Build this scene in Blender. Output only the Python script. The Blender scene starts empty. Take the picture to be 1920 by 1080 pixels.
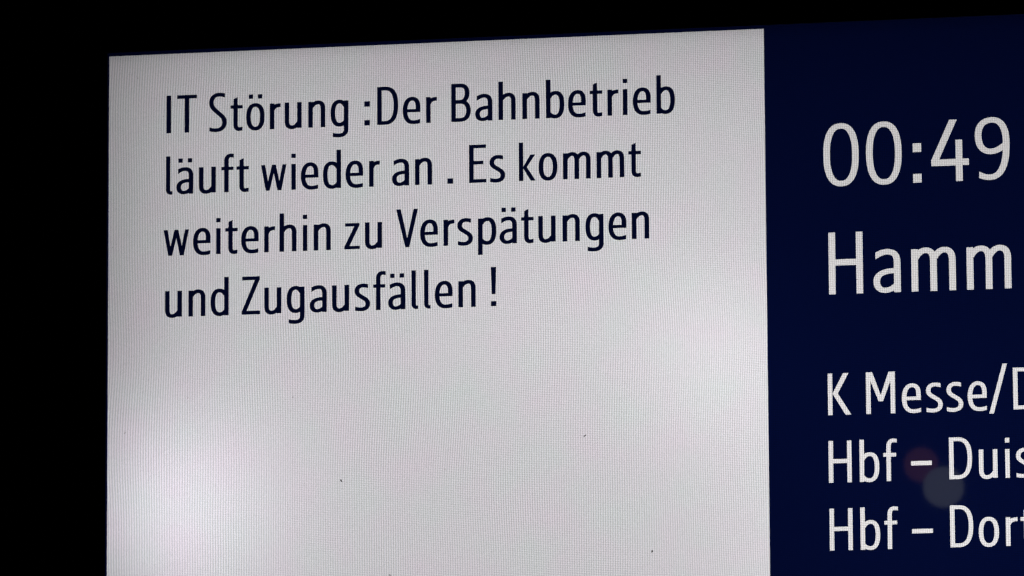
# Night close-up of a backlit station departure display: white notice panel beside a navy timetable panel.
# Units: metres; "plane millimetres" (x right, z up, origin = top left corner of the white notice panel)
# are used for everything that lies on the screen.
import bpy, math
import numpy as np
from mathutils import Vector, Matrix
from mathutils.geometry import delaunay_2d_cdt

scene = bpy.context.scene
C = scene.collection
ORIGIN = Vector((0.0, 0.0, 2.75))          # world place of the white panel's top left corner

# ---------------------------------------------------------------- camera (fitted to the photograph's vanishing points)
M = np.array([[0.9820198560345897, 0.005242743126990811, 0.18870483830126897],
              [-0.03429031313782319, 0.9879389913354462, 0.15099908550720173],
              [-0.18563721819374931, -0.15475484820710975, 0.9703554813457183]])
cd = bpy.data.cameras.new('camera')
cam = bpy.data.objects.new('camera', cd)
C.objects.link(cam)
scene.camera = cam
cd.sensor_width = 36.0
cd.lens = 11700.0 / 1920.0 * 36.0
cd.clip_start = 0.05
cd.clip_end = 200.0
P = np.array([[1, 0, 0], [0, 0, -1], [0, 1, 0]], float)     # world -> plane axes (x, down, into the board)
Rw = (np.diag([1, -1, -1]) @ M @ P).T                        # camera axes in world
cam.matrix_world = Matrix.Translation(ORIGIN + Vector((1.40249, -5.39279, -1.08549))) @ Matrix(Rw.tolist()).to_4x4()

# ---------------------------------------------------------------- world: night
w = bpy.data.worlds.new('World')
scene.world = w
w.use_nodes = True
bg = w.node_tree.nodes['Background']
bg.inputs[0].default_value = (0.5, 0.6, 1.0, 1)
bg.inputs[1].default_value = 0.0004

scene.view_settings.view_transform = 'Standard'
scene.view_settings.look = 'None'
scene.view_settings.exposure = 0.0
scene.view_settings.gamma = 1.0
scene.cycles.use_denoising = True
scene.cycles.denoiser = 'OPENIMAGEDENOISE'
scene.cycles.denoising_input_passes = 'RGB_ALBEDO_NORMAL'
scene.cycles.max_bounces = 6
scene.cycles.diffuse_bounces = 0
scene.cycles.filter_width = 1.4
scene.cycles.sample_clamp_indirect = 2.0

# ---------------------------------------------------------------- helpers
def tag(o, label=None, cat=None, group=None, kind=None):
    for k, v in (('label', label), ('category', cat), ('group', group), ('kind', kind)):
        if v:
            o[k] = v
    return o

def empty(name, loc, parent=None):
    o = bpy.data.objects.new(name, None)
    o.empty_display_size = 0.1
    C.objects.link(o)
    o.location = loc
    o.parent = parent
    return o

def mesh_obj(name, verts, faces, mats, parent=None, loc=(0, 0, 0), smooth=False, midx=None):
    me = bpy.data.meshes.new(name)
    me.from_pydata([tuple(map(float, v)) for v in verts], [], [tuple(map(int, f)) for f in faces])
    for m_ in (mats if isinstance(mats, (list, tuple)) else [mats]):
        me.materials.append(m_)
    if midx:
        for p_, i_ in zip(me.polygons, midx):
            p_.material_index = i_
    if smooth:
        for p_ in me.polygons:
            p_.use_smooth = True
    me.update()
    o = bpy.data.objects.new(name, me)
    C.objects.link(o)
    o.location = loc
    o.parent = parent
    return o

def box_data(x0, x1, y0, y1, z0, z1):
    v = [(x0, y0, z0), (x1, y0, z0), (x1, y1, z0), (x0, y1, z0), (x0, y0, z1), (x1, y0, z1), (x1, y1, z1), (x0, y1, z1)]
    f = [(0, 3, 2, 1), (4, 5, 6, 7), (0, 1, 5, 4), (1, 2, 6, 5), (2, 3, 7, 6), (3, 0, 4, 7)]
    return v, f

def new_mat(name):
    m_ = bpy.data.materials.new(name)
    m_.use_nodes = True
    nt = m_.node_tree
    nt.nodes.clear()
    return m_, nt, nt.nodes.new('ShaderNodeOutputMaterial')

class NB:
    """tiny node-expression builder"""
    def __init__(self, nt):
        self.nt = nt
    def math(self, op, a, b=None, c=None):
        n = self.nt.nodes.new('ShaderNodeMath')
        n.operation = op
        for i, v in enumerate((a, b, c)):
            if v is None:
                continue
            if isinstance(v, (int, float)):
                n.inputs[i].default_value = v
            else:
                self.nt.links.new(v, n.inputs[i])
        return n.outputs[0]
    def noise(self, vec, scale, detail=2.0):
        n = self.nt.nodes.new('ShaderNodeTexNoise')
        n.inputs['Scale'].default_value = scale
        n.inputs['Detail'].default_value = detail
        self.nt.links.new(vec, n.inputs['Vector'])
        return n.outputs['Fac']

# ---------------------------------------------------------------- things
display = empty('departure_display', ORIGIN)
tag(display, 'large black framed departure screen, white notice at left and navy train listing at right', 'departure board')

# ---------------------------------------------------------------- materials
def lcd(name, colour, ax, ay, tint):
    """Liquid-crystal film lit from behind by the backlight lamps: it only passes their light on,
    through a fine lattice of columns and rows (coordinates: the display's own millimetres)."""
    m_, nt, out = new_mat(name)
    b = NB(nt)
    tc = nt.nodes.new('ShaderNodeTexCoord')
    tc.object = display
    mm = nt.nodes.new('ShaderNodeVectorMath')
    mm.operation = 'SCALE'
    mm.inputs['Scale'].default_value = 1000.0
    nt.links.new(tc.outputs['Object'], mm.inputs[0])
    vec = mm.outputs[0]
    sep = nt.nodes.new('ShaderNodeSeparateXYZ')
    nt.links.new(vec, sep.inputs[0])
    x, z = sep.outputs['X'], sep.outputs['Z']
    wob = b.math('MULTIPLY', b.math('SUBTRACT', b.noise(vec, 0.0045, 1.0), 0.5), 9.0)
    phx = b.math('ADD', b.math('MULTIPLY_ADD', x, 0.425, b.math('MULTIPLY', b.math('MULTIPLY', x, x), 5.7e-5)), wob)
    phz = b.math('ADD', b.math('MULTIPLY_ADD', z, 0.487, b.math('MULTIPLY', x, 0.045)), b.math('MULTIPLY', wob, 0.7))
    rowamp = b.math('MULTIPLY', b.noise(vec, 0.009, 2.0), ay * 2.0)
    # the rows are weak at the left end and clear at the right
    rowamp = b.math('MULTIPLY', rowamp, b.math('MINIMUM', b.math('MULTIPLY_ADD', x, 0.004, 0.15), 1.0))
    rows = b.math('MULTIPLY', b.math('COSINE', b.math('MULTIPLY', phz, 2 * math.pi)), rowamp)
    colamp = b.math('MULTIPLY_ADD', b.noise(vec, 0.013, 1.0), ax * 0.9, ax * 0.55)
    blotch = b.math('SUBTRACT', b.noise(vec, 0.02, 3.0), 0.5)
    comb = nt.nodes.new('ShaderNodeCombineColor')
    for i, (c_, sh, ti) in enumerate(zip(colour, (-0.02, 0.0, 0.02), tint)):
        cols = b.math('MULTIPLY', b.math('COSINE', b.math('MULTIPLY', b.math('ADD', phx, sh), 2 * math.pi)), colamp)
        lat = b.math('ADD', b.math('ADD', cols, rows), 1.0)
        lat = b.math('MULTIPLY', lat, b.math('MULTIPLY_ADD', blotch, ti, 1.0))
        nt.links.new(b.math('MULTIPLY', lat, c_), comb.inputs[i])
    tr = nt.nodes.new('ShaderNodeBsdfTranslucent')
    nt.links.new(comb.outputs[0], tr.inputs['Color'])
    nt.links.new(tr.outputs[0], out.inputs['Surface'])
    return m_

WHITE = (0.810, 0.791, 0.822)
NAVY = (0.0011, 0.0034, 0.0280)
mat_white = lcd('lit_white_pixels', WHITE, 0.175, 0.08, (0.15, -0.09, 0.06))
mat_navy = lcd('navy_pixels', NAVY, 0.15, 0.2, (0.0, 0.0, 0.0))
mat_text_dark = lcd('dark_text_pixels', (0.0012, 0.0030, 0.0200), 0.1, 0.1, (0, 0, 0))
mat_text_white = lcd('white_text_pixels', (0.812, 0.790, 0.792), 0.16, 0.12, (0.05, -0.03, 0.02))

def principled(name, col, rough, spec=0.3, bump=0.0, scale=400.0):
    m_, nt, out = new_mat(name)
    p_ = nt.nodes.new('ShaderNodeBsdfPrincipled')
    p_.inputs['Roughness'].default_value = rough
    p_.inputs['Specular IOR Level'].default_value = spec
    tc = nt.nodes.new('ShaderNodeTexCoord')
    n_ = nt.nodes.new('ShaderNodeTexNoise')
    n_.inputs['Scale'].default_value = scale
    n_.inputs['Detail'].default_value = 4
    nt.links.new(tc.outputs['Object'], n_.inputs['Vector'])
    r_ = nt.nodes.new('ShaderNodeValToRGB')
    r_.color_ramp.elements[0].color = (*[c * 0.8 for c in col], 1)
    r_.color_ramp.elements[1].color = (*[min(1, c * 1.2) for c in col], 1)
    nt.links.new(n_.outputs['Fac'], r_.inputs['Fac'])
    nt.links.new(r_.outputs['Color'], p_.inputs['Base Color'])
    if bump:
        b_ = nt.nodes.new('ShaderNodeBump')
        b_.inputs['Strength'].default_value = bump
        b_.inputs['Distance'].default_value = 0.001
        nt.links.new(n_.outputs['Fac'], b_.inputs['Height'])
        nt.links.new(b_.outputs['Normal'], p_.inputs['Normal'])
    nt.links.new(p_.outputs[0], out.inputs['Surface'])
    return m_

mat_bezel = principled('black_powder_coat', (0.006, 0.006, 0.007), 0.8, 0.0, 0.25)
mat_inside = principled('matt_black_inside', (0.01, 0.01, 0.01), 0.95, 0.0)
mat_speck = principled('dark_dirt', (0.018, 0.012, 0.010), 0.9, 0.1)
mat_speck_pale = principled('pale_dust', (0.10, 0.09, 0.085), 0.9, 0.1)

TINT = 0.36

def glass_front():
    m_, nt, out = new_mat('cover_glass_front')
    g = nt.nodes.new('ShaderNodeBsdfGlossy')
    g.inputs['Roughness'].default_value = 0.016
    t = nt.nodes.new('ShaderNodeBsdfTransparent')
    t.inputs['Color'].default_value = (TINT, TINT, TINT, 1)      # grey contrast glass
    fr = nt.nodes.new('ShaderNodeFresnel')
    fr.inputs['IOR'].default_value = 1.72
    mx = nt.nodes.new('ShaderNodeMixShader')
    nt.links.new(fr.outputs[0], mx.inputs[0])
    nt.links.new(t.outputs[0], mx.inputs[1])
    nt.links.new(g.outputs[0], mx.inputs[2])
    nt.links.new(mx.outputs[0], out.inputs['Surface'])
    return m_

def glass_back():
    m_, nt, out = new_mat('cover_glass_bonded_side')
    t = nt.nodes.new('ShaderNodeBsdfTransparent')
    nt.links.new(t.outputs[0], out.inputs['Surface'])
    return m_

def lamp_mat(name, col, strength):
    m_, nt, out = new_mat(name)
    e = nt.nodes.new('ShaderNodeEmission')
    e.inputs['Color'].default_value = (*col, 1)
    e.inputs['Strength'].default_value = strength
    nt.links.new(e.outputs[0], out.inputs['Surface'])
    return m_

# ---------------------------------------------------------------- backlight lamps inside the housing (they shine through the film)
def backlight(x0, x1, z0, z1, radiance, depth, col=(1, 1, 1)):
    ld = bpy.data.lights.new('backlight_lamp', 'AREA')
    ld.shape = 'RECTANGLE'
    ld.size = (x1 - x0) / 1000.0
    ld.size_y = (z1 - z0) / 1000.0
    ld.energy = radiance * math.pi * ld.size * ld.size_y / 0.8 / (TINT * 0.92)
    ld.color = col
    o = bpy.data.objects.new('backlight_lamp', ld)
    C.objects.link(o)
    o.parent = display
    o.location = ((x0 + x1) / 2000.0, depth, (z0 + z1) / 2000.0)
    o.rotation_euler = (-math.pi / 2, 0, 0)

backlight(-12, 1240, -700, 40, 0.566, 0.116)
backlight(620, 1240, -700, -280, 0.262, 0.113)
backlight(520, 600, -330, -250, 0.95, 0.110)
backlight(300, 500, -300, -200, 0.118, 0.107)
backlight(10, 108, -462, -362, 1.50, 0.104, (0.95, 0.92, 1.0))

# ---------------------------------------------------------------- lettering: outlines drawn with an elliptical pen, 1000 units = cap height
SV, SH = 113.0, 94.0
SPREAD = [0.0]                                # per side: dark strokes bleed out, light ones draw in
def bez(p0, p1, p2, p3, n=9):
    t = np.linspace(0, 1, n + 1)[:, None]
    p0, p1, p2, p3 = map(np.array, (p0, p1, p2, p3))
    return ((1 - t) ** 3 * p0 + 3 * (1 - t) ** 2 * t * p1 + 3 * (1 - t) * t * t * p2 + t ** 3 * p3)

def path(*segs):
    """segs: points (2-tuples) or bezier tails ((c1),(c2),(end))"""
    pts = [np.array(segs[0], float)]
    for s in segs[1:]:
        if isinstance(s[0], (tuple, list)):
            pts += list(bez(pts[-1], *s))[1:]
        else:
            pts.append(np.array(s, float))
    return np.array(pts)

def pen(pts, sv=SV, sh=SH, closed=False):
    a, b_ = sv / 2 + SPREAD[0], sh / 2 + SPREAD[0] * 0.7
    n = len(pts)
    if closed:
        tg = np.roll(pts, -1, 0) - np.roll(pts, 1, 0)
    else:
        tg = np.gradient(pts, axis=0)
        seg = np.diff(pts, axis=0)
        seg /= np.linalg.norm(seg, axis=1)[:, None]
        tg[0], tg[-1] = seg[0], seg[-1]
        for i in range(1, n - 1):
            tg[i] = seg[i - 1] + seg[i]
    nr = np.stack([-tg[:, 1], tg[:, 0]], 1)
    nr /= np.linalg.norm(nr, axis=1)[:, None]
    k = np.sqrt(a * a * nr[:, 0] ** 2 + b_ * b_ * nr[:, 1] ** 2)
    off = np.stack([a * a * nr[:, 0], b_ * b_ * nr[:, 1]], 1) / k[:, None]
    if not closed:                            # terminals are cut upright or level, never slanted
        for i in (0, -1):
            if abs(nr[i, 1]) > 0.6:
                off[i] = (0.0, math.copysign(k[i] / abs(nr[i, 1]), nr[i, 1]))
            elif abs(nr[i, 0]) > 0.85:
                off[i] = (math.copysign(k[i] / abs(nr[i, 0]), nr[i, 0]), 0.0)
    A, B = pts + off, pts - off
    out = []
    for i in range(n if closed else n - 1):
        j = (i + 1) % n
        out += [[A[i], A[j], B[j]], [A[i], B[j], B[i]]]
    return out

def rect(x0, y0, x1, y1):
    g = SPREAD[0]
    return [[(x0 - g, y0), (x1 + g, y0), (x1 + g, y1), (x0 - g, y1)]]

def poly(*p):
    return [list(p)]

def ring(x0, x1, y0, y1, ex=2.35, n=44):
    t = np.linspace(0, 2 * math.pi, n, endpoint=False)
    cx, cy = (x0 + x1) / 2, (y0 + y1) / 2
    rx, ry = (x1 - x0) / 2 - SV / 2, (y1 - y0) / 2 - SH / 2
    c, s = np.cos(t), np.sin(t)
    pts = np.stack([cx + rx * np.sign(c) * np.abs(c) ** (2 / ex), cy + ry * np.sign(s) * np.abs(s) ** (2 / ex)], 1)
    return pen(pts, closed=True)

def mir(polys, wd):
    return [[(wd - p[0], p[1]) for p in q] for q in polys]

def rot(polys, wd, ht):
    return [[(wd - p[0], ht - p[1]) for p in q] for q in polys]

def glyph_shapes(spread):
    SPREAD[0] = spread
    N_ = rect(0, 0, 113, 682) + pen(path((60, 520), ((110, 612), (180, 660), (258, 660)), ((350, 660), (388, 600), (388, 490)), (388, 0)))
    BOWL = pen(path((60, 520), ((110, 612), (170, 660), (245, 660)), ((372, 660), (418, 545), (418, 350)),
                    ((418, 150), (362, 35), (235, 35)), ((172, 35), (110, 68), (60, 135))))
    A_ = (pen(path((40, 596), ((115, 640), (172, 658), (228, 658)), ((340, 658), (388, 600), (388, 480)), (388, 0)))
          + pen(path((388, 350), ((330, 350), (290, 349), (250, 344)), ((120, 328), (56, 270), (56, 182)),
                     ((56, 92), (108, 36), (192, 36)), ((268, 36), (332, 72), (388, 128))), sh=86))
    O_ = ring(0, 484, -13, 706)
    return {
     'I': rect(0, 0, 115, 1000),
     'T': rect(0, 904, 524, 1000) + rect(205, 0, 318, 1000),
     'S': pen(path((420, 948), ((370, 966), (310, 973), (262, 973)), ((130, 973), (57, 880), (57, 765)), ((57, 640), (150, 570), (235, 495)),
                   ((330, 410), (412, 360), (412, 235)), ((412, 110), (320, 32), (190, 32)), ((120, 32), (60, 42), (8, 62)))),
     's': pen(path((352, 636), ((300, 652), (255, 658), (218, 658)), ((115, 658), (55, 600), (55, 515)), ((55, 425), (130, 395), (195, 352)),
                   ((270, 303), (345, 270), (345, 175)), ((345, 85), (275, 35), (165, 35)), ((110, 35), (60, 43), (8, 60)))),
     't': rect(0, 585, 320, 675) + poly((77, 600), (187, 600), (187, 888), (77, 838)) + pen(path((132, 700), (132, 165), ((132, 78), (168, 37), (228, 37)), (320, 50)), sv=110),
     'o': O_,
     'ö': O_ + rect(70, 828, 178, 942) + rect(314, 828, 422, 942),
     'r': rect(0, 0, 113, 682) + pen(path((60, 490), ((88, 590), (150, 630), (284, 630)))),
     'n': N_,
     'u': rot(N_, 444, 690),
     'h': N_ + rect(0, 0, 113, 1010),
     'm': rect(0, 0, 113, 682) + pen(path((60, 520), ((105, 610), (165, 660), (232, 660)), ((320, 660), (358, 600), (358, 490)), (358, 0)))
          + pen(path((362, 520), ((407, 610), (467, 660), (534, 660)), ((622, 660), (660, 600), (660, 490)), (660, 0))),
     'g': rect(353, 0, 465, 684) + pen(path((405, 520), ((355, 612), (300, 660), (235, 660)), ((105, 660), (56, 545), (56, 355)),
               ((56, 160), (115, 48), (230, 48)), ((300, 48), (355, 82), (405, 140)))) + pen(path((409, 300), (409, -80), ((409, -185), (330, -235), (230, -235)), ((150, -235), (100, -228), (53, -213)))),
     ':': rect(0, 0, 142, 142) + rect(0, 495, 142, 637),
     '.': rect(0, 0, 142, 142),
     'D': rect(0, 0, 113, 1000) + pen(path((60, 953), (220, 953), ((415, 953), (495, 790), (495, 510)), ((495, 200), (405, 47), (215, 47)), (60, 47))),
     'e': rect(56, 300, 458, 384) + pen(path((456, 62), ((400, 42), (340, 35), (275, 35)), ((130, 35), (56, 150), (56, 340)),
               ((56, 540), (130, 658), (245, 658)), ((350, 658), (402, 580), (402, 440)), (402, 300))),
     'B': rect(0, 0, 113, 1000) + pen(path((60, 953), (235, 953), ((380, 953), (418, 850), (418, 755)), ((418, 620), (350, 522), (230, 522)), (60, 522)))
          + pen(path((60, 522), (245, 522), ((385, 522), (450, 420), (450, 290)), ((450, 130), (380, 47), (230, 47)), (60, 47))),
     'a': A_,
     'ä': A_ + rect(53, 828, 161, 942) + rect(305, 828, 413, 942),
     'b': rect(0, 0, 113, 1010) + BOWL,
     'd': mir(rect(0, 0, 113, 1010) + BOWL, 474),
     'p': rect(0, -270, 113, 682) + BOWL,
     'i': rect(0, 0, 110, 682) + rect(0, 840, 110, 952),
     'l': rect(0, 120, 108, 1010) + pen(path((54, 200), (54, 130), ((54, 76), (84, 36), (125, 36)), (170, 44)), sv=108, sh=82),
     'f': rect(0, 585, 312, 675) + pen(path((130, 0), (130, 830), ((130, 922), (176, 972), (248, 972)), (328, 962)), sv=110),
     'w': poly((0, 682), (110, 682), (232, 0), (128, 0)) + poly((128, 0), (232, 0), (396, 682), (294, 682)) + poly((294, 682), (396, 682), (545, 0), (440, 0)) + poly((440, 0), (545, 0), (681, 682), (573, 682)),
     'E': rect(0, 0, 113, 1000) + rect(0, 908, 440, 1000) + rect(0, 480, 368, 574) + rect(0, 0, 446, 94),
     'k': rect(0, 0, 108, 1010) + poly((300, 685), (428, 685), (208, 360), (208, 340), (92, 340)) + poly((92, 360), (208, 360), (437, 0), (307, 0)),
     'z': rect(20, 600, 394, 686) + rect(0, 0, 402, 86) + poly((265, 610), (394, 610), (130, 76), (0, 76)),
     'Z': rect(12, 902, 472, 1000) + rect(0, 0, 482, 98) + poly((347, 910), (472, 910), (125, 90), (0, 90)),
     'V': poly((0, 1000), (122, 1000), (346, 0), (238, 0)) + poly((578, 1000), (460, 1000), (238, 0), (346, 0)),
     '!': rect(7, 0, 137, 130) + poly((0, 1024), (142, 1024), (120, 312), (22, 312)),
     '0': ring(0, 578, -16, 1016, 2.4, 60),
     '4': rect(390, 0, 504, 672) + rect(0, 256, 606, 362) + poly((0, 300), (0, 350), (298, 1000), (420, 1000), (127, 360), (127, 300)),
     '9': pen(path((67, 88), ((130, 55), (190, 43), (240, 43)), ((430, 43), (507, 260), (507, 590)), ((507, 850), (420, 971), (282, 971)),
                   ((130, 971), (57, 870), (57, 725)), ((57, 560), (130, 460), (255, 460)), ((345, 460), (425, 505), (500, 575)))),
     'H': rect(0, 0, 113, 1000) + rect(442, 0, 555, 1000) + rect(50, 464, 500, 564),
     'K': rect(0, 0, 113, 1000) + poly((372, 1000), (501, 1000), (240, 515), (113, 515)) + poly((113, 515), (240, 515), (557, 0), (421, 0)),
     'M': rect(0, 0, 115, 1000) + rect(586, 0, 701, 1000) + poly((30, 1000), (155, 1000), (407, 296), (303, 296)) + poly((546, 1000), (671, 1000), (407, 296), (303, 296)),
     '/': poly((0, -80), (107, -80), (440, 1107), (333, 1107)),
     '–': rect(0, 357, 501, 461),
    }

def glyph_union(polys):
    """union of the pen pieces -> one clean triangulation (verts in glyph units, tris)"""
    vs, fs = [], []
    for q in polys:
        ar = sum(q[i][0] * q[(i + 1) % len(q)][1] - q[(i + 1) % len(q)][0] * q[i][1] for i in range(len(q)))
        if abs(ar) < 1e-6:
            continue
        if ar < 0:
            q = q[::-1]
        fs.append(list(range(len(vs), len(vs) + len(q))))
        vs += [Vector((float(p[0]), float(p[1]))) for p in q]
    v, e, f, ov, oe, of = delaunay_2d_cdt(vs, [], fs, 0, 1e-3)
    return [tuple(p) for p in v], [tuple(t) for t, src in zip(f, of) if len(src)]

GLYPH = {sp: {ch: glyph_union(p) for ch, p in glyph_shapes(sp).items()} for sp in (5.0, -3.0)}

LINES = [   # (baseline z, cap height, [(character, left edge x), ...]) in plane millimetres
(-73, 34.55, [('I', 53.74), ('T', 63.55), ('S', 93.28), ('t', 113.17), ('ö', 127.68), ('r', 149.58), ('u', 163.34), ('n', 185.08), ('g', 205.67), (':', 236.65), ('D', 248.49), ('e', 271.95), ('r', 293.33), ('B', 316.41), ('a', 338.24), ('h', 359.53), ('n', 381.3), ('b', 402.71), ('e', 422.77), ('t', 442.58), ('r', 458.56), ('i', 472.47), ('e', 481.5), ('b', 502.82)]) ,
(-129.1, 34.55, [('l', 53.41), ('ä', 63.11), ('u', 84.04), ('f', 104.83), ('t', 118.82), ('w', 141.31), ('i', 169.51), ('e', 178.21), ('d', 198.57), ('e', 219.41), ('r', 240.94), ('a', 262.03), ('n', 282.99), ('.', 312.65), ('E', 332.42), ('s', 351.16), ('k', 377.75), ('o', 395.74), ('m', 417.83), ('m', 448.25), ('t', 477.09)]) ,
(-185.2, 34.55, [('w', 51.23), ('e', 78.73), ('i', 100.12), ('t', 108.64), ('e', 123.22), ('r', 144.44), ('h', 158.57), ('i', 180.05), ('n', 190.06), ('z', 218.13), ('u', 237.08), ('V', 265.56), ('e', 287.6), ('r', 308.89), ('s', 321.55), ('p', 340.27), ('ä', 359.98), ('t', 379.56), ('u', 395.12), ('n', 417.03), ('g', 437.78), ('e', 458.59), ('n', 479.68)]) ,
(-241.2, 34.55, [('u', 52.97), ('n', 74.57), ('d', 95.11), ('Z', 123.82), ('u', 144.6), ('g', 165.24), ('a', 186.37), ('u', 206.86), ('s', 227.53), ('f', 244.51), ('ä', 258.22), ('l', 279.52), ('l', 290.97), ('e', 300.8), ('n', 322.24), ('!', 351.63)]) ,
(-144.0, 55.2, [('0', 651.75), ('0', 689.88), (':', 731.37), ('4', 747.83), ('9', 786.5)]) ,
(-241.1, 55.2, [('H', 655.32), ('a', 694.82), ('m', 728.61), ('m', 777.52)]) ,
(-348.45, 36.95, [('K', 653.13), ('M', 686.9), ('e', 718.53), ('s', 739.91), ('s', 757.93), ('e', 776.51), ('/', 795.37), ('D', 816.54)]) ,
(-408.35, 36.95, [('H', 653.03), ('b', 680.36), ('f', 701.36), ('–', 725.67), ('D', 759.31), ('u', 785.47), ('i', 808.56), ('s', 818.0)]) ,
(-468.2, 36.95, [('H', 653.12), ('b', 680.31), ('f', 701.47), ('–', 725.73), ('D', 759.32), ('o', 784.26), ('r', 808.0), ('t', 821.02)]) ,
]
NAVY_FROM = 4        # the first four lines are dark text on the white notice

def on_notice(x):
    return x < 600          # the notice carries dark text, the timetable light text

def place(ch, x, z, cap):
    v, f = GLYPH[5.0 if on_notice(x) else -3.0][ch]
    k = cap / 1000.0
    return [(x + p[0] * k, z + p[1] * k) for p in v], f

def border_loops(v, f):
    ed = {}
    for t in f:
        for i in range(len(t)):
            a, b_ = t[i], t[(i + 1) % len(t)]
            if (b_, a) in ed:
                del ed[(b_, a)]
            else:
                ed[(a, b_)] = 1
    return list(ed)

def panel_with_holes(outer, holes_outline, letters):
    """Sheet with the letter shapes cut out: outer rect minus holes (rects) minus letters."""
    vs = [Vector(p) for p in outer]
    faces = [list(range(len(outer)))]
    edges = []
    loops = []
    for q in holes_outline:
        s = len(vs)
        vs += [Vector(p) for p in q]
        edges += [(s + i, s + (i + 1) % len(q)) for i in range(len(q))]
        loops.append((np.array(q), [(i, (i + 1) % len(q)) for i in range(len(q))]))
    for v, f in letters:
        ed = border_loops(v, f)
        used = sorted({i for e in ed for i in e})
        mp = {i: len(vs) + k for k, i in enumerate(used)}
        vs += [Vector(v[i]) for i in used]
        edges += [(mp[a], mp[b_]) for a, b_ in ed]
        loops.append((np.array(v), ed))
    v, e, f, *_ = delaunay_2d_cdt(vs, edges, faces, 1, 1e-5)
    v = np.array([tuple(p) for p in v])
    f = np.array([tuple(t) for t in f])
    cen = v[f].mean(1)
    keep = np.ones(len(f), bool)
    for pv, ed in loops:
        lo, hi = pv.min(0), pv.max(0)
        cand = np.where((cen > lo).all(1) & (cen < hi).all(1))[0]
        a = np.array([pv[i] for i, _ in ed]); b_ = np.array([pv[j] for _, j in ed])
        for ci in cand:
            px, py = cen[ci]
            c_ = (a[:, 1] > py) != (b_[:, 1] > py)
            if not c_.any():
                continue
            xs = a[c_, 0] + (py - a[c_, 1]) * (b_[c_, 0] - a[c_, 0]) / (b_[c_, 1] - a[c_, 1])
            if (xs > px).sum() % 2:
                keep[ci] = False
    f = f[keep]
    used = np.unique(f)
    re = -np.ones(len(v), int)
    re[used] = np.arange(len(used))
    return v[used], re[f]

def sheet(name, v, f, mat, parent, org=(0, 0)):
    """flat sheet in the screen plane, facing the viewer (-y)"""
    vv = [((p[0] - org[0]) / 1000.0, 0.0, (p[1] - org[1]) / 1000.0) for p in v]
    ff = []
    for t in f:
        a, b_, c_ = (np.array(v[i]) for i in t[:3])
        cr = (b_[0] - a[0]) * (c_[1] - a[1]) - (b_[1] - a[1]) * (c_[0] - a[0])
        ff.append(tuple(t) if cr > 0 else tuple(t)[::-1])
    return mesh_obj(name, vv, ff, mat, parent, (org[0] / 1000.0, 0, org[1] / 1000.0))

X0, X1, Z0, Z1 = -1.6, 1206.6, -677.2, 3.2           # active area of the screen
WX0, WX1, WZ0, WZ1 = 0.0, 600.0, -674.0, 0.0         # white notice

dark = [[(ch, x, z, cap) for ch, x in L] for z, cap, L in LINES[:NAVY_FROM]]
lite = [[(ch, x, z, cap) for ch, x in L] for z, cap, L in LINES[NAVY_FROM:]]
r_ = lambda a, b_, c_, d_: [(a, c_), (b_, c_), (b_, d_), (a, d_)]

v, f = panel_with_holes(r_(WX0, WX1, WZ0, WZ1), [], [place(*q) for L in dark for q in L])
notice = sheet('notice_panel', v, f, mat_white, display)
notice['label'] = 'white notice field with four lines of dark text'
v, f = panel_with_holes(r_(X0, X1, Z0, Z1), [r_(WX0, WX1, WZ0, WZ1)], [place(*q) for L in lite for q in L])
timetable = sheet('timetable_panel', v, f, mat_navy, display)
timetable['label'] = 'navy field with white time, destination and stops'

for group, mat, par in ((dark, mat_text_dark, notice), (lite, mat_text_white, timetable)):
    for L in group:
        for ch, x, z, cap in L:
            v, f = place(ch, x, z, cap)
            nm = 'digit' if ch.isdigit() else 'letter' if ch.isalpha() else 'punctuation_mark'
            sheet(nm, v, f, mat, par, (x, z))

# cover glass bonded in front of the film
gx0, gx1, gz0, gz1 = -0.012, 1.2158, -0.6864, 0.0124
v, f = box_data(gx0, gx1, -0.0040, -0.0006, gz0, gz1)
glass = mesh_obj('cover_glass', v, f, [glass_front(), glass_back()], display, midx=[1, 1, 0, 1, 1, 1])

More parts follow.
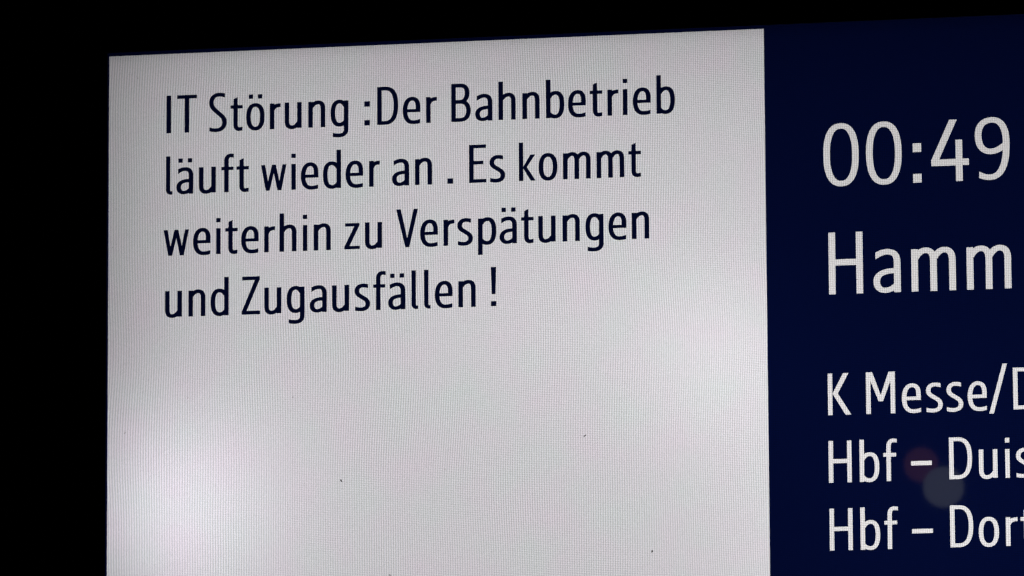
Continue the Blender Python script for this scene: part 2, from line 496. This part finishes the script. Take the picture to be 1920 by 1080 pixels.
# specks of dirt sitting on the glass: (x, z, length, width, angle, dark?)
for x, z, ln, wd, an, dk in ((215.0, -393.7, 2.8, 1.25, -58, 1), (435.7, -360.0, 3.1, 0.95, 35, 1), (495.1, -464.5, 2.2, 1.5, 58, 1),
                             (74.3, -314.9, 1.1, 0.9, 0, 0), (170.9, -317.3, 1.15, 1.0, 20, 1), (16.3, -344.8, 2.4, 0.7, 62, 0),
                             (309.6, -386.4, 1.8, 0.5, 5, 0), (259.1, -479.4, 2.6, 0.8, -20, 1), (50.8, -57.5, 1.0, 0.7, 80, 0),
                             (27.2, -21.3, 1.0, 0.8, 60, 0), (4.3, -175.7, 1.2, 0.8, 0, 0), (14.4, -327.1, 2.0, 0.5, -80, 0),
                             (680.2, -228.5, 1.2, 0.6, 10, 0), (566.0, -349.0, 1.0, 0.5, 10, 0), (147.0, -462.0, 0.9, 0.6, 0, 0)):
    vv, ff = [], []
    n, m_ = 10, 3
    for j in range(m_):
        rr, hh = math.cos(j / m_ * math.pi / 2), math.sin(j / m_ * math.pi / 2)
        for i in range(n):
            t = 2 * math.pi * i / n
            jag = 1 + 0.13 * math.sin(3 * t + x) + 0.08 * math.cos(5 * t + z)
            a, b_ = ln / 2 * rr * math.cos(t) * jag, wd / 2 * rr * math.sin(t) * jag
            ca, sa = math.cos(math.radians(an)), math.sin(math.radians(an))
            vv.append(((a * ca - b_ * sa) / 1000, -hh * 0.0003, (a * sa + b_ * ca) / 1000))
    vv.append((0, -0.0003, 0))
    for j in range(m_ - 1):
        for i in range(n):
            k = (i + 1) % n
            ff.append((j * n + i, j * n + k, (j + 1) * n + k, (j + 1) * n + i))
    for i in range(n):
        ff.append(((m_ - 1) * n + i, (m_ - 1) * n + (i + 1) % n, len(vv) - 1))
    mesh_obj('dirt_speck', vv, ff, mat_speck if dk else mat_speck_pale, glass, (x / 1000 + 0.0008, -0.0041, z / 1000 - 0.0006), True)

# black housing: bezel frame round the glass, rear cover behind the lamps
def frame(x0, x1, z0, z1, ix0, ix1, iz0, iz1, y0, y1, bev):
    """mitred picture-frame ring with a bevelled front edge"""
    rings = [(x0, x1, z0, z1, y1), (x0, x1, z0, z1, y0 + bev), (x0 + bev, x1 - bev, z0 + bev, z1 - bev, y0),
             (ix0 - bev, ix1 + bev, iz0 - bev, iz1 + bev, y0), (ix0, ix1, iz0, iz1, y0 + bev), (ix0, ix1, iz0, iz1, y1)]
    vv, ff = [], []
    for a, b_, c_, d_, y in rings:
        vv += [(a, y, c_), (b_, y, c_), (b_, y, d_), (a, y, d_)]
    for k in range(6):
        for i in range(4):
            p0, p1 = k * 4 + i, k * 4 + (i + 1) % 4
            q0, q1 = ((k + 1) % 6) * 4 + i, ((k + 1) % 6) * 4 + (i + 1) % 4
            ff.append((p0, p1, q1, q0))
    return vv, ff

v, f = frame(-0.115, 1.319, -0.79, 0.115, -0.0132, 1.2170, -0.6876, 0.0136, -0.012, 0.03, 0.004)
mesh_obj('bezel', v, f, mat_bezel, display)
# inner rim masking the edge of the film
v, f = frame(-0.0131, 1.2169, -0.6875, 0.0135, -0.0017, 1.2067, -0.6773, 0.0033, -0.0004, 0.03, 0.00005)
mesh_obj('screen_rim', v, f, mat_inside, display)
# rear cover: open box
vv = [(-0.113, 0.031, -0.788), (1.317, 0.031, -0.788), (1.317, 0.031, 0.113), (-0.113, 0.031, 0.113),
      (-0.113, 0.150, -0.788), (1.317, 0.150, -0.788), (1.317, 0.150, 0.113), (-0.113, 0.150, 0.113)]
ff = [(4, 7, 6, 5)] + [(i, 4 + i, 4 + (i + 1) % 4, (i + 1) % 4) for i in range(4)]
ff = ff + []
o = mesh_obj('rear_cover', vv, ff, [mat_bezel, mat_inside], display)
sol = o.modifiers.new('thickness', 'SOLIDIFY')
sol.thickness = 0.002
sol.offset = 1

# ---------------------------------------------------------------- two lamps along the platform behind the viewer, mirrored in the cover glass
def globe_data(r, n=32, m_=16):
    vv, ff = [(0, 0, r)], []
    for j in range(1, m_):
        p = math.pi * j / m_
        for i in range(n):
            t = 2 * math.pi * i / n
            vv.append((r * math.sin(p) * math.cos(t), r * math.sin(p) * math.sin(t), r * math.cos(p)))
    vv.append((0, 0, -r))
    for i in range(n):
        ff.append((0, 1 + i, 1 + (i + 1) % n))
        for j in range(m_ - 2):
            a = 1 + j * n
            ff.append((a + i, a + n + i, a + n + (i + 1) % n, a + (i + 1) % n))
        a = 1 + (m_ - 2) * n
        ff.append((a + i, len(vv) - 1, a + (i + 1) % n))
    return vv, ff

def lathe(prof, n=24):
    vv, ff = [], []
    for r, z in prof:
        for i in range(n):
            t = 2 * math.pi * i / n
            vv.append((r * math.cos(t), r * math.sin(t), z))
    for j in range(len(prof) - 1):
        for i in range(n):
            k = (i + 1) % n
            ff.append((j * n + i, j * n + k, (j + 1) * n + k, (j + 1) * n + i))
    return vv, ff

def hanging_lamp(px, pz, k, r, col, strength, label):
    c = np.array([1402.49, -1085.49, -5392.79]); p = np.array([px, pz, 0.0])
    d = p - c
    q = p + k * np.array([d[0], d[1], -d[2]])
    lamp = empty('hanging_lamp', ORIGIN + Vector((q[0], q[2], q[1])) / 1000.0)
    tag(lamp, label, 'lamp', 'lamps above the platform')
    mesh_obj('globe', *globe_data(r), lamp_mat('lit_globe', col, strength), lamp, smooth=True)
    mesh_obj('lamp_cap', *lathe([(0.0, r * 1.3), (r * 0.2, r * 1.3), (r * 0.28, r * 1.15), (r * 0.30, r * 0.965)]), mat_bezel, lamp, smooth=True)
    mesh_obj('hanging_rod', *lathe([(0.006, r * 1.2), (0.006, 0.9)], 10), mat_bezel, lamp, smooth=True)

hanging_lamp(754.5, -415.3, 1.5, 0.0445, (0.92, 1.0, 0.98), 0.40, 'white globe lamp mirrored as a pale disc in the navy screen')
hanging_lamp(735.1, -395.0, 2.2, 0.048, (1.0, 0.34, 0.22), 0.27, 'red globe lamp mirrored as a dark red disc in the navy screen')
